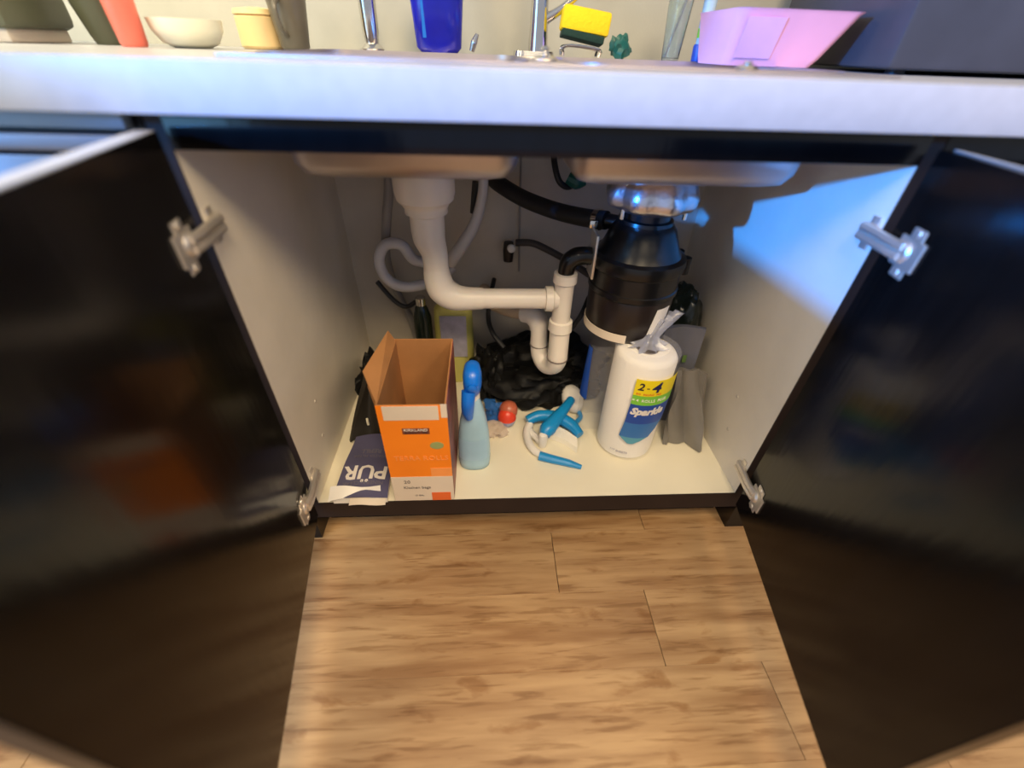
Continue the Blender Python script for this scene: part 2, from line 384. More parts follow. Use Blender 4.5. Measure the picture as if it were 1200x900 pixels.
# neighbours
nb = thing('base_cabinet', 'closed dark espresso cabinet right of the sink cabinet', 'cabinet', (0.9, 0.0, 0))
obj('body', box(0.4605, 1.30, 0.002, 0.55, 0.0, 0.806), 'espresso', nb)
obj('door_panel', box(0.466, 0.88, -0.018, 0.001, 0.112, 0.775, 0.001), 'espresso', nb)
obj('door_panel', box(0.884, 1.297, -0.018, 0.001, 0.112, 0.775, 0.001), 'espresso', nb)
dw = thing('dishwasher', 'stainless dishwasher left of the sink cabinet reflecting blue', 'dishwasher', (-0.78, 0.0, 0))
obj('body', box(-1.075, -0.462, 0.004, 0.55, 0.0, 0.806), 'black_plastic', dw)
obj('control_strip', box(-1.072, -0.470, -0.012, 0.003, 0.790, 0.8065, 0.002), 'steel_pale', dw)
obj('door_panel', box(-1.072, -0.474, -0.020, 0.003, 0.10, 0.766, 0.003), 'steel_dw', dw)
obj('handle_strip', box(-1.072, -0.478, -0.022, 0.003, 0.770, 0.786, 0.003), 'steel_dw', dw)

# ================================================================ COUNTER + SINK
TZ = 0.853; BZ = 0.8079
ct = thing('countertop', 'white laminate countertop with a straight front edge', 'countertop', (0, 0.3, BZ))
bm = box(-1.9, 1.9, -0.03, 0.075, BZ, TZ)
box(-1.9, 1.9, 0.475, 0.614, BZ, TZ, bm=bm); box(-1.9, -0.382, 0.075, 0.475, BZ, TZ, bm=bm); box(0.399, 1.9, 0.075, 0.475, BZ, TZ, bm=bm)
obj('slab', bm, 'counter', ct)
obj('front_edge', box(-1.9, 1.9, -0.034, -0.0295, BZ - 0.0005, TZ + 0.0003, 0.0015), 'counter', ct)
sk = thing('double_sink', 'stainless double bowl sink set into the white counter', 'sink', (0.01, 0.27, 0.71))
bm = bmesh.new(); zr = TZ + 0.003
def bowl(cx, hx, cy, hy, zb, nm):
    # outer shell and inner shell joined at the rim
    prof = [(0.0, 0.856), (-0.004, 0.80), (-0.006, zb + 0.05), (-0.012, zb + 0.022), (-0.024, zb + 0.007), (-0.045, zb)]
    rings = [rrect(cx, cy, hx + d, hy + d, max(0.045 + d, 0.02), z) for d, z in prof]
    inner = [rrect(cx, cy, hx + d - 0.0015, hy + d - 0.0015, max(0.043 + d, 0.018), z + 0.0015) for d, z in prof[::-1]]
    b = loft(rings[::1], cap0=False); b2 = loft(inner, cap1=False)
    me = bpy.data.meshes.new('x'); b2.to_mesh(me); b.from_mesh(me); b2.free(); bpy.data.meshes.remove(me)
    return obj('bowl', b, 'steel', sk, smooth=60)
bowl(-0.205, 0.171, 0.27, 0.175, 0.713, 'l'); bowl(0.203, 0.183, 0.27, 0.175, 0.710, 'r')
rim = box(-0.39, 0.412, 0.060, 0.094, TZ, zr, 0.001); box(-0.39, 0.412, 0.446, 0.515, TZ, zr, 0.001, rim)
box(-0.39, -0.375, 0.094, 0.446, TZ, zr, 0.001, rim); box(-0.035, 0.022, 0.094, 0.446, TZ, zr, 0.001, rim); box(0.384, 0.412, 0.094, 0.446, TZ, zr, 0.001, rim)
obj('rim', rim, 'steel', sk)

# ================================================================ DRAIN PLUMBING
dp = thing('drain_pipe', 'white plastic drain pipe under the left sink bowl with trap', 'pipe', (-0.19, 0.25, 0.46))
DX, DY = -0.199, 0.25
obj('drain_flange', lathe((DX, DY, 0), [(0.030, 0.712), (0.050, 0.711), (0.053, 0.700), (0.053, 0.668), (0.050, 0.655), (0.042, 0.648), (0.038, 0.640), (0.038, 0.632), (0.030, 0.628)], 36), 'pvc', dp)
bm = tube([(DX, DY, 0.636), (DX, DY, 0.60)], 0.031, 24, 0)
obj('tailpiece', bm, 'pvc', dp)
bm = tube([(DX, DY, 0.602), (DX + 0.001, DY, 0.585), (-0.191, DY, 0.558), (-0.190, DY, 0.53), (-0.189, DY, 0.507), (-0.182, DY, 0.482), (-0.162, DY, 0.466), (-0.135, DY, 0.4615), (-0.10, DY, 0.4615)], [0.031, 0.030, 0.025, 0.024, 0.027, 0.029, 0.028, 0.024, 0.022], 24, 6)
obj('elbow', bm, 'pvc', dp)
obj('cross_pipe', tube([(-0.12, DY, 0.4615), (0.056, DY, 0.4615)], 0.0205, 24, 0), 'pvc', dp)
TX = 0.066
obj('slip_nut', lathe((0.028, DY, 0.4615), [(0.020, 0), (0.026, 0.001), (0.0265, 0.016), (0.021, 0.018)], 12, axis=(1, 0, 0)), 'pvc', dp)
obj('tee', lathe((TX, DY, 0), [(0.018, 0.519), (0.0235, 0.518), (0.0245, 0.500), (0.020, 0.497), (0.0195, 0.39), (0.019, 0.388)], 24), 'pvc', dp)
obj('slip_nut', lathe((TX + .001, DY, 0), [(0.019, 0.412), (0.0255, 0.410), (0.0265, 0.388), (0.022, 0.384)], 12), 'pvc', dp)
obj('trap', tube([(TX + .001, DY, 0.392), (TX + .002, DY, 0.34), (TX + .002, DY, 0.31), (TX - .002, 0.262, 0.285), (TX - .016, 0.282, 0.272), (TX - .030, 0.30, 0.287), (TX - .034, 0.308, 0.312), (TX - .035, 0.31, 0.335), (TX - .036, 0.312, 0.355)], [0.022, 0.0225, 0.0225, 0.023, 0.023, 0.0215, 0.0205, 0.02, 0.02], 20, 6), 'pvc', dp)
obj('seam_ring', lathe((TX + .002, DY, 0.312), [(0.0225, -.002), (0.0242, -.0015), (0.0242, .0015), (0.0225, .002)], 24), 'ink_grey', dp)
obj('seam_ring', lathe((TX - .034, 0.309, 0.312), [(0.0205, -.002), (0.0222, -.0015), (0.0222, .0015), (0.0205, .002)], 24), 'ink_grey', dp)
obj('slip_nut', tube([(TX - .036, 0.312, 0.350), (TX - .040, 0.318, 0.370), (TX - .054, 0.328, 0.382), (TX - .072, 0.34, 0.380)], [0.0205, 0.024, 0.024, 0.023], 18, 4), 'pvc', dp)
obj('trap_arm', tube([(TX - .066, 0.338, 0.380), (-0.035, 0.37, 0.369), (-0.085, 0.45, 0.350), (-0.098, D, 0.345)], 0.0165, 18, 4), 'pvc_old', dp)

# ================================================================ DISPOSAL
gd = thing('garbage_disposal', 'black food waste disposer hanging under the right sink bowl', 'disposal', (0.205, 0.25, 0.40))
GX, GY = 0.205, 0.25
bm = lathe((GX, GY, 0), [(0.040, 0.711), (0.058, 0.706), (0.074, 0.690), (0.080, 0.672), (0.079, 0.660), (0.074, 0.652), (0.060, 0.646), (0.044, 0.642)], 48)
for i, v in enumerate(bm.verts):
    a = math.atan2(v.co.y - GY, v.co.x - GX); r = math.hypot(v.co.x - GX, v.co.y - GY)
    if 0.65 < v.co.z < 0.70: r2 = r + 0.004 * math.sin(a * 8); v.co.x = GX + r2 * math.cos(a); v.co.y = GY + r2 * math.sin(a)
mr = obj('mounting_ring', bm, 'ring', gd, smooth=50); mr['label'] = 'shiny chrome mounting ring'
for k in range(3):
    a = math.radians(-150 + 120 * k); obj('mounting_screw', tube([(GX + 0.066 * math.cos(a), GY + 0.066 * math.sin(a), 0.71), (GX + 0.066 * math.cos(a), GY + 0.066 * math.sin(a), 0.635)], 0.004, 8, 0), 'chrome', gd)
obj('neck', lathe((GX, GY, 0), [(0.044, 0.650), (0.044, 0.630), (0.050, 0.628), (0.052, 0.620), (0.055, 0.618)], 40), 'black_plastic', gd)
obj('upper_housing', lathe((GX, GY, 0), [(0.052, 0.622), (0.060, 0.612), (0.072, 0.580), (0.080, 0.566), (0.090, 0.562), (0.092, 0.552), (0.090, 0.540), (0.086, 0.536), (0.087, 0.505), (0.0895, 0.503), (0.0895, 0.494), (0.086, 0.490)], 48), 'black_plastic', gd)
obj('lower_housing', lathe((GX, GY, 0), [(0.084, 0.492), (0.086, 0.484), (0.085, 0.44), (0.083, 0.415), (0.076, 0.398), (0.060, 0.388), (0.02, 0.386)], 48), 'black_brown', gd)
for a in (-12, 12, 165):
    t = math.radians(a); c = (GX + 0.092 * math.cos(t), GY + 0.092 * math.sin(t), 0.548)
    obj('bolt_lug', lathe(c, [(0.006, -0.022), (0.010, -0.020), (0.010, 0.012), (0.006, 0.014)], 14), 'black_plastic', gd)
b_ = obj('tape_band', cyl_patch((GX, GY), 0.0853, -205, -103, 0.404, 0.422, 0.0012, 24), 'box_white', gd); b_['label'] = 'off-white band low on the left side'
b_ = obj('sticker', cyl_patch((GX, GY), 0.0862, -72, -48, 0.425, 0.478, 0.0008, 8, shape=lambda v: (-76 + 8 * v, -52 + 8 * v)), 'white_plastic', gd); b_['label'] = 'white sticker on the right of the housing'
obj('outlet_elbow', tube([(0.125, 0.25, 0.552), (0.103, 0.25, 0.554), (0.084, 0.25, 0.552), (0.071, 0.25, 0.542), (0.067, 0.25, 0.528), (0.0665, 0.25, 0.505)], [0.017, 0.017, 0.018, 0.018, 0.0165, 0.0165], 18, 6), 'black_plastic', gd)
obj('outlet_bracket', box(0.112, 0.117, 0.226, 0.274, 0.515, 0.60, 0.001), 'nickel', gd)
obj('inlet_port', tube([(0.170, 0.262, 0.612), (0.143, 0.285, 0.610)], 0.014, 16, 0), 'black_plastic', gd)
# hoses, cords
hs = thing('dishwasher_hose', 'thick black rubber hose running from behind the left bowl to the disposer', 'hose', (0.04, 0.4, 0.60))
obj('hose', tube([(-0.085, 0.528, 0.635), (-0.06, 0.47, 0.628), (-0.01, 0.43, 0.610), (0.05, 0.385, 0.600), (0.10, 0.33, 0.603), (0.142, 0.288, 0.610)], 0.0175, 16, 6), 'rubber', hs)
bm = lathe((0.128, 0.301, 0.6075), [(0.0178, -0.006), (0.0198, -0.006), (0.0198, 0.006), (0.0178, 0.006)], 20, axis=(0.66, -0.66, 0.14))
cl = obj('hose_clamp', bm, 'chrome', hs); cl['label'] = 'bright metal clamp'
obj('clamp_screw', box(0.106, 0.121, 0.270, 0.283, 0.600, 0.614, 0.001), 'chrome', cl)
o = obj('supply_tube', tube([(0.050, 0.45, 0.706), (0.052, 0.43, 0.68), (0.064, 0.42, 0.648), (0.088, 0.43, 0.636), (0.115, 0.46, 0.650), (0.12, 0.50, 0.70)], 0.0065, 10, 6), 'rubber'); tag(o, 'thin black tube looping down between the two sink bowls', 'tube')
o = obj('faucet_hose', tube([(0.082, 0.425, 0.655), (0.100, 0.42, 0.648), (0.118, 0.42, 0.652)], [0.012, 0.015, 0.011], 10, 4), 'teal'); tag(o, 'short dark teal connector just left of the right sink bowl', 'connector')
vt = thing('shutoff_valve', 'small dark shutoff valve with white knob on the back panel', 'valve', (-0.035, 0.50, 0.47))
obj('valve_body', tube([(-0.036, D, 0.470), (-0.036, 0.49, 0.470)], [0.016, 0.013], 16, 0), 'nickel', vt)
bm = lathe((-0.037, 0.490, 0.470), [(0.006, -0.028), (0.012, -0.026), (0.014, 0.0), (0.012, 0.022), (0.006, 0.024)], 14)
obj('valve_stem', bm, 'black_brown', vt)
obj('knob', lathe((-0.032, 0.478, 0.482), [(0.004, 0), (0.0095, 0.001), (0.010, 0.012), (0.006, 0.015)], 16, axis=(0.1, -1, 0.2)), 'white_plastic', vt)
o = obj('power_cord', tube([(-0.018, 0.50, 0.487), (0.02, 0.49, 0.490), (0.056, 0.48, 0.479), (0.106, 0.45, 0.462), (0.15, 0.40, 0.45), (0.19, 0.34, 0.44)], 0.0085, 10, 6), 'grey_dark'); tag(o, 'dark grey cord arching from the valve to behind the disposer', 'cord')
o = obj('wall_conduit', tube([(-0.012, D - 0.004, 0.70), (-0.010, D - 0.004, 0.55), (-0.006, D - 0.004, 0.40)], 0.0025, 8, 4), 'grey_hose'); tag(o, 'very thin grey wire down the back panel right of the valve', 'wire')
o = obj('supply_hose', tube([(-0.288, 0.43, 0.708), (-0.296, 0.425, 0.63), (-0.312, 0.43, 0.56), (-0.335, 0.47, 0.46), (-0.33, 0.50, 0.36), (-0.30, 0.51, 0.25), (-0.29, 0.515, 0.132)], 0.0105, 12, 6), 'grey_hose'); tag(o, 'grey braided supply hose dropping behind the left bowl', 'hose')
lp = [(-0.236, 0.43, 0.463), (-0.262, 0.415, 0.478), (-0.283, 0.41, 0.512), (-0.318, 0.41, 0.512), (-0.338, 0.41, 0.478), (-0.330, 0.41, 0.436), (-0.300, 0.41, 0.412), (-0.255, 0.42, 0.409), (-0.21, 0.44, 0.42), (-0.175, 0.46, 0.44)]
o = obj('coiled_hose', tube(lp, 0.0125, 14, 6), 'white_hose'); tag(o, 'milky white hose coiled in a loop left of the drain pipe', 'hose')
o = obj('white_tube', tube([(-0.098, 0.43, 0.705), (-0.098, 0.42, 0.63), (-0.114, 0.42, 0.565), (-0.140, 0.42, 0.52), (-0.166, 0.42, 0.482), (-0.176, 0.43, 0.462)], [0.010, 0.011, 0.012, 0.0145, 0.0145, 0.013], 14, 6), 'white_hose'); tag(o, 'straight milky white tube slanting down right of the drain pipe', 'tube')
o = obj('tube_fitting', tube([(-0.112, 0.44, 0.640), (-0.122, 0.44, 0.575)], [0.009, 0.006], 10, 0), 'rubber'); tag(o, 'little black fitting hanging beside the slanting white tube', 'fitting')
o = obj('black_cable', tube([(-0.072, 0.50, 0.39), (-0.085, 0.44, 0.36), (-0.088, 0.40, 0.325), (-0.075, 0.37, 0.30), (-0.05, 0.35, 0.275)], 0.006, 10, 6), 'rubber'); tag(o, 'thin black cable curving down into the black bag', 'cable')
o = obj('cable_behind_trap', tube([(0.150, 0.36, 0.41), (0.128, 0.33, 0.375), (0.105, 0.33, 0.335), (0.085, 0.35, 0.30)], 0.006, 10, 5), 'rubber'); tag(o, 'thin black cable from the disposer down behind the trap', 'cable')
o = obj('dark_strap', tube([(-0.365, 0.46, 0.400), (-0.33, 0.455, 0.352), (-0.30, 0.45, 0.335), (-0.272, 0.445, 0.352), (-0.255, 0.44, 0.355)], 0.006, 8, 5), 'rubber'); tag(o, 'bent dark wire above the back of the orange box', 'wire')

# ================================================================ ITEMS ON THE CABINET FLOOR
F = Z0
# --- orange carton
bx = thing('open_carton', 'open orange and white cardboard carton with brown inside at the left front', 'box', (-0.222, 0.11, F))
x0, x1, y0, y1, zt = -0.282, -0.163, 0.001, 0.205, 0.389; t = 0.003
def wall_quad(pts, th, name, m, par, lab=None):
    a, b, c, d = [Vector(p) for p in pts]; n = (b - a).cross(d - a).normalized() * th
    bm = loft([[a, b, c, d], [a + n, b + n, c + n, d + n]]); o = obj(name, bm, m, par, smooth=None)
    if lab: o['label'] = lab
    return o
obj('base', box(x0, x1, y0, y1, F + 0.0005, F + 0.0035), 'cardboard', bx)
obj('front_liner', box(x0, x1, y0 + 0.001, y0 + t, F + 0.0035, zt), 'cardboard', bx)
obj('right_liner', box(x1 - t, x1 - 0.0005, y0 + t, y1, F + 0.0035, zt), 'cardboard', bx)
obj('right_print', box(x1 - 0.0005, x1 + 0.0006, y0, y1, F + 0.001, zt), 'box_side', bx)
obj('left_wall', box(x0, x0 + t, y0 + t, y1, F + 0.0035, zt), 'cardboard', bx)
obj('back_wall', box(x0, x1, y1 - t, y1, F + 0.0035, zt + 0.004), 'cardboard', bx)
fp = obj('front_print', box(x0, x1 + 0.0006, y0 - 0.0005, y0 + 0.001, F + 0.001, zt), 'orange', bx); fp['label'] = 'orange printed front'
def fr(xa, xb, za, zb, name, m, q=0.0006, lab=None):
    o = obj(name, box(xa, xb, y0 - 0.0005 - q, y0 - 0.0004, za, zb), m, fp, smooth=None)
    if lab: o['label'] = lab
    return o
fr(x0 + 0.010, x1 - 0.014, zt - 0.033, zt - 0.0008, 'white_panel', 'box_white', lab='off-white panel at the top of the front')
fr(x1 - 0.010, x1 + 0.0008, zt - 0.028, zt + 0.003, 'white_tab', 'box_white')
fr(x0 - 0.0003, x1 + 0.0008, F + 0.0012, F + 0.075, 'white_base_panel', 'box_white', lab='off-white lower panel')
fr(x1 - 0.040, x1 + 0.0004, F + 0.076, F + 0.100, 'pale_patch', 'orange_pale')
fr(x1 - 0.044, x1 - 0.006, F + 0.0014, F + 0.026, 'orange_patch', 'orange_red', 0.0012)
fr(x0 + 0.038, x0 + 0.086, 0.322, 0.336, 'banner', 'brown_banner')
def front_text(s, size, x, z, m, q=0.0008, sx=1.0, name='lettering', bold=0.0):
    return obj(name, text_bm(s, size, lambda a, b, c: Vector((x + a, y0 - 0.0006 - q + c, z + b)), 0.0003, sx, bold), m, fp, smooth=None)
front_text('KIRKLAND', 0.0088, x0 + 0.062, 0.3320, 'white_ink', 0.001, 1.0)
front_text('SIGNATURE', 0.0070, x0 + 0.062, 0.3255, 'ink', 0.001, 1.1)
lt = front_text('TERRA ROLLS', 0.0175, x0 + 0.064, 0.258, 'orange_pale', 0.0006, 0.95); lt['label'] = 'faint pale lettering'
obj('badge', lathe((x0 + 0.096, y0 - 0.0004, 0.292), [(0.0125, 0), (0.0125, 0.001)], 24, axis=(0, -1, 0), sx=1.0, sy=0.72), 'green_badge', fp)
front_text('20', 0.013, x0 + 0.030, F + 0.060, 'ink_grey', 0.0012)
front_text('Kitchen bags', 0.0105, x0 + 0.048, F + 0.043, 'ink_grey', 0.0012)
front_text('13 GAL', 0.006, x0 + 0.050, F + 0.018, 'ink_grey', 0.0012)
# left flap bent outward and up, back flap up
wall_quad([(x0 + 0.001, y0 + 0.004, zt - 0.001), (x0 + 0.001, y1, zt - 0.001), (x0 - 0.012, y1 + 0.004, zt + 0.020), (x0 - 0.034, y0 + 0.075, zt + 0.016)], 0.002, 'left_flap', 'cardboard', bx)
wall_quad([(x0, y0 + 0.004, zt - 0.02), (x0, y0 + 0.09, zt - 0.02), (x0 - 0.026, y0 + 0.10, zt - 0.002), (x0 - 0.024, y0 + 0.055, zt - 0.002)], 0.002, 'front_flap', 'cardboard', bx)

# --- filter packet lying flat, over the front edge
pk = thing('foil_packet', 'slate blue packet with upside-down white lettering lying beside the orange carton', 'packet', (-0.355, 0.08, F))
def pf(u, v):
    xa = -0.408 + 0.010 * v; xb = -0.296 - 0.012 * v
    return (xa + (xb - xa) * u, -0.004 + 0.175 * v, F + 0.0165 + 0.006 * math.sin(u * 3.1) - 0.002 * math.sin(v * 9 + u * 3))
obj('packet_body', loft([[Vector((-0.406, -0.003, F + 0.001)), Vector((-0.298, -0.003, F + 0.001)), Vector((-0.310, 0.165, F + 0.001)), Vector((-0.398, 0.165, F + 0.001))],
                         [Vector((-0.406, -0.001, F + 0.014)), Vector((-0.298, -0.001, F + 0.014)), Vector((-0.310, 0.165, F + 0.014)), Vector((-0.398, 0.165, F + 0.014))]]), 'white_plastic', pk)
obj('packet_front', sheet(pf, 12, 14, 0.001), 'navy', pk, smooth=60)
def pt(s, size, cx, cy, m, sx=1.0, bold=0.0):
    def f(a, b, c):
        x = cx - a; y = cy - b; v = (y + 0.004) / 0.175; xa = -0.408 + 0.010 * v; xb = -0.296 - 0.012 * v; u = (x - xa) / (xb - xa)
        return Vector((x, y, pf(u, v)[2] + 0.0016 + c))
    return obj('lettering', text_bm(s, size, f, 0.0003, sx, bold), m, pk, smooth=None)
pt('P\u00dcR', 0.050, -0.352, 0.060, 'white_ink', 1.0, 0.0012)
pt('WATER FILTER', 0.0105, -0.352, 0.106, 'navy_grey', 1.0)
pt('REFILL', 0.016, -0.352, 0.121, 'navy_grey', 1.0, 0.0004)
pt('MINERALCLEAR', 0.0125, -0.352, 0.031, 'navy_grey', 0.95)
def edge_sheet(u, v): return (-0.412 + 0.10 * u, -0.010 + 0.028 * v + 0.020 * u * (1 - v), F + 0.028 - 0.012 * (1 - v) + 0.003 * math.sin(u * 7))
e_ = obj('white_seal', sheet(edge_sheet, 10, 4, 0.001), 'white_plastic', pk, smooth=60); e_['label'] = 'white sealed edge at the front'
def edge2(u, v): return (-0.372 + 0.072 * u, -0.014 + 0.022 * v, F + 0.008 + 0.008 * v + 0.002 * math.sin(u * 6))
obj('paper_edge', sheet(edge2, 8, 3, 0.001), 'box_white', pk, smooth=60)

# --- dark pouch behind packet
dk = thing('dark_pouch', 'crumpled dark brown-black pouch standing behind the slate packet', 'pouch', (-0.37, 0.22, F))
def dkf(u, v):
    wv = 0.050 - 0.034 * v
    return (-0.368 + (u * 2 - 1) * wv + 0.010 * v, 0.175 + 0.09 * v + 0.022 * math.sin(u * math.pi), F + 0.001 + 0.150 * v + 0.004 * math.sin(u * 9 + v * 5))
obj('pouch_body', sheet(dkf, 14, 14, 0.014), 'black_cloth', dk, smooth=60)
obj('glint_tab', box(-0.367, -0.362, 0.171, 0.175, F + 0.052, F + 0.072, 0.001), 'cream', dk)
o = obj('crumpled_bag', crumple((-0.372, 0.33, F + 0.062), (0.05, 0.06, 0.075), 0.35, 2.6, 4, 5, floor=F), 'black_bag', smooth=50); tag(o, 'small crumpled black bag behind the orange carton at the left wall', 'bag')

# --- spray bottle
sb = thing('spray_bottle', 'pale blue spray cleaner bottle with bright blue trigger head', 'bottle', (-0.122, 0.098, F))
bc = (-0.122, 0.100)
def oval(z, rx, ry, cx=bc[0], cy=bc[1], n=28, p=2.4):
    out = []
    for i in range(n):
        a = 2 * math.pi * i / n; ca, sa = math.cos(a), math.sin(a)
        out.append(Vector((cx + rx * math.copysign(abs(ca) ** (2 / p), ca), cy + ry * math.copysign(abs(sa) ** (2 / p), sa), z)))
    return out
prof = [(F + 0.0005, 0.024, 0.018), (F + 0.004, 0.0285, 0.022), (F + 0.02, 0.030, 0.023), (F + 0.06, 0.0295, 0.023), (F + 0.10, 0.0275, 0.0215), (F + 0.135, 0.0235, 0.019), (F + 0.165, 0.018, 0.017), (F + 0.185, 0.0135, 0.0135), (F + 0.195, 0.012, 0.012)]
obj('bottle_body', loft([oval(q[0], q[1] * 1.16, q[2] * 1.12) for q in prof]), 'bottle_blue', sb, smooth=60)
obj('label_print', loft([oval(z, rx * 1.16 + 0.0006, ry * 1.12 + 0.0006)[16:26] for z, rx, ry in ((F + 0.035, 0.0298, 0.023), (F + 0.06, 0.0295, 0.023), (F + 0.092, 0.0278, 0.0217))], cap0=False, cap1=False, closed=False), 'bottle_label', sb, smooth=60)
obj('collar', lathe((bc[0], bc[1], 0), [(0.012, F + 0.186), (0.0145, F + 0.187), (0.0145, F + 0.205), (0.011, F + 0.208)], 20), 'white_plastic', sb)
hd = loft([oval(F + 0.204, 0.012, 0.014, bc[0], bc[1]), oval(F + 0.215, 0.0160, 0.020, bc[0], bc[1] - 0.002), oval(F + 0.232, 0.0180, 0.028, bc[0] + 0.001, bc[1] - 0.002), oval(F + 0.250, 0.0180, 0.029, bc[0] + 0.001, bc[1]), oval(F + 0.264, 0.0145, 0.022, bc[0] + 0.001, bc[1] + 0.004), oval(F + 0.270, 0.006, 0.012, bc[0] + 0.001, bc[1] + 0.006)])
hh = obj('trigger_head', hd, 'blue', sb, smooth=60)
obj('trigger', tube([(bc[0] - 0.006, bc[1] - 0.022, F + 0.226), (bc[0] - 0.008, bc[1] - 0.030, F + 0.205), (bc[0] - 0.009, bc[1] - 0.027, F + 0.180), (bc[0] - 0.007, bc[1] - 0.024, F + 0.160)], [0.014, 0.013, 0.012, 0.008], 12, 5), 'blue', sb)
obj('nozzle', lathe((bc[0] + 0.001, bc[1] - 0.024, F + 0.240), [(0.008, 0), (0.009, 0.002), (0.009, 0.009), (0.005, 0.011)], 14, axis=(0, -1, -0.1)), 'blue', sb)

# --- pod wrapper
pw = thing('detergent_pod', 'small round red and lilac detergent pod on the cabinet floor', 'pod', (-0.045, 0.22, F))
obj('pod_bottom', lathe((-0.045, 0.222, F + 0.024), [(0.001, -0.0235), (0.012, -0.022), (0.020, -0.013), (0.0225, 0.0)], 24, sy=1.0), 'lilac', pw, smooth=60)
obj('pod_top', lathe((-0.045, 0.222, F + 0.024), [(0.0226, 0.0), (0.021, 0.012), (0.015, 0.022), (0.006, 0.027), (0.001, 0.028)], 24), 'red', pw, smooth=60)
obj('pod_film', lathe((-0.041, 0.234, F + 0.036), [(0.022, -0.006), (0.023, 0.006), (0.018, 0.018), (0.004, 0.026)], 20), 'orange_film', pw, smooth=60)
o = obj('blue_wrapper', crumple((-0.078, 0.255, F + 0.022), (0.022, 0.03, 0.026), 0.5, 2.2, 3, 11, floor=F), 'blue_film', smooth=40); tag(o, 'crumpled blue wrapper between spray bottle and detergent pod', 'wrapper')
o = obj('pink_wrapper', crumple((-0.070, 0.195, F + 0.010), (0.026, 0.028, 0.014), 0.5, 2.4, 3, 17, floor=F), 'pink_film', smooth=40); tag(o, 'clear pinkish plastic wrapper in front of the detergent pod', 'wrapper')

# --- black bin bag heap
o = obj('black_bin_bag', crumple((0.040, 0.392, F + 0.050), (0.180, 0.112, 0.092), 0.30, 2.4, 5, 3, floor=F), 'black_bag', smooth=50); tag(o, 'large crumpled black bin bag heaped in the centre under the trap', 'bag')
o = obj('black_bag_fold', crumple((-0.088, 0.345, F + 0.055), (0.040, 0.05, 0.085), 0.38, 3.0, 4, 9, floor=F), 'black_bag', smooth=50); tag(o, 'upright fold of black plastic bag behind the spray bottle', 'bag')

# --- yellow-edged bottle and dark bottle at the back
yb = thing('yellow_bottle', 'pale yellow plastic jug with a lavender label behind the orange carton', 'bottle', (-0.178, 0.42, F))
prof = [(F + 0.0005, 0.045, 0.03), (F + 0.01, 0.050, 0.034), (F + 0.16, 0.050, 0.034), (F + 0.215, 0.048, 0.032), (F + 0.240, 0.030, 0.022), (F + 0.262, 0.016, 0.016)]
obj('jug_body', loft([oval(z, a, b, -0.178, 0.425) for z, a, b in prof]), 'yellow_pale', yb, smooth=60)
obj('jug_label', box(-0.210, -0.144, 0.3885, 0.3905, F + 0.090, F + 0.212, 0.0008), 'lav_label', yb)
obj('cap', lathe((-0.178, 0.425, 0), [(0.017, F + 0.262), (0.018, F + 0.264), (0.018, F + 0.282), (0.015, F + 0.284)], 18), 'white_plastic', yb)
db = thing('dark_bottle', 'dark green bottle left of the pale yellow jug', 'bottle', (-0.257, 0.43, F))
obj('bottle_body', lathe((-0.257, 0.425, 0), [(0.020, F + 0.0005), (0.023, F + 0.004), (0.023, F + 0.19), (0.016, F + 0.215), (0.011, F + 0.225)], 22), 'dark_green', db)
obj('cap', lathe((-0.257, 0.425, 0), [(0.012, F + 0.225), (0.013, F + 0.226), (0.013, F + 0.245), (0.010, F + 0.247)], 18), 'chrome', db)

# --- blue and white brush
br = thing('scrub_brush', 'blue and white plastic scrub brush lying on the cabinet floor', 'brush', (0.06, 0.16, F))
obj('handle_knob', lathe((0.128, 0.287, F + 0.026), [(0.012, -0.018), (0.024, -0.015), (0.028, 0.0), (0.024, 0.014), (0.012, 0.018)], 24, axis=(0.1, -0.45, 1.0), sx=1.0, sy=1.45), 'white_plastic', br, smooth=60)
obj('handle', tube([(0.118, 0.262, F + 0.044), (0.098, 0.230, F + 0.046), (0.072, 0.195, F + 0.044), (0.048, 0.165, F + 0.038), (0.040, 0.150, F + 0.032)], [0.011, 0.012, 0.016, 0.019, 0.012], 14, 5), 'blue2', br)
obj('handle_ring', lathe((0.091, 0.221, F + 0.0455), [(0.0108, -0.002), (0.0128, -0.002), (0.0128, 0.002), (0.0108, 0.002)], 18, axis=(0.6, 0.8, 0)), 'white_plastic', br)
obj('head_bar', tube([(0.004, 0.212, F + 0.022), (0.035, 0.222, F + 0.028), (0.075, 0.214, F + 0.030), (0.108, 0.192, F + 0.026), (0.126, 0.162, F + 0.020)], [0.012, 0.014, 0.015, 0.015, 0.011], 14, 6), 'blue2', br)
bm = bmesh.new(); rings = []
for i in range(17):
    t_ = i / 16; p = Vector((0.036 + 0.084 * t_, 0.196 - 0.010 * t_ - 0.034 * t_ * t_ + 0.010 * math.sin(t_ * 3.14), 0)); d = 0.028
    rings.append([Vector((p.x - 0.002, p.y, F + 0.0205)), Vector((p.x - 0.006, p.y - d, F + 0.0145)), Vector((p.x - 0.007, p.y - d - 0.003, F + 0.001)), Vector((p.x - 0.002, p.y + 0.004, F + 0.001))])
obj('bristle_pad', loft(rings), 'cream_plastic', br)
obj('side_frame', tube([(0.010, 0.205, F + 0.016), (0.002, 0.180, F + 0.013), (0.003, 0.150, F + 0.012), (0.014, 0.124, F + 0.011), (0.030, 0.110, F + 0.010)], [0.010, 0.010, 0.009, 0.009, 0.008], 12, 6), 'white_plastic', br)
obj('pivot_knob', lathe((0.036, 0.148, F + 0.030), [(0.010, -0.028), (0.011, 0.0), (0.009, 0.008), (0.004, 0.011)], 18), 'white_plastic', br)
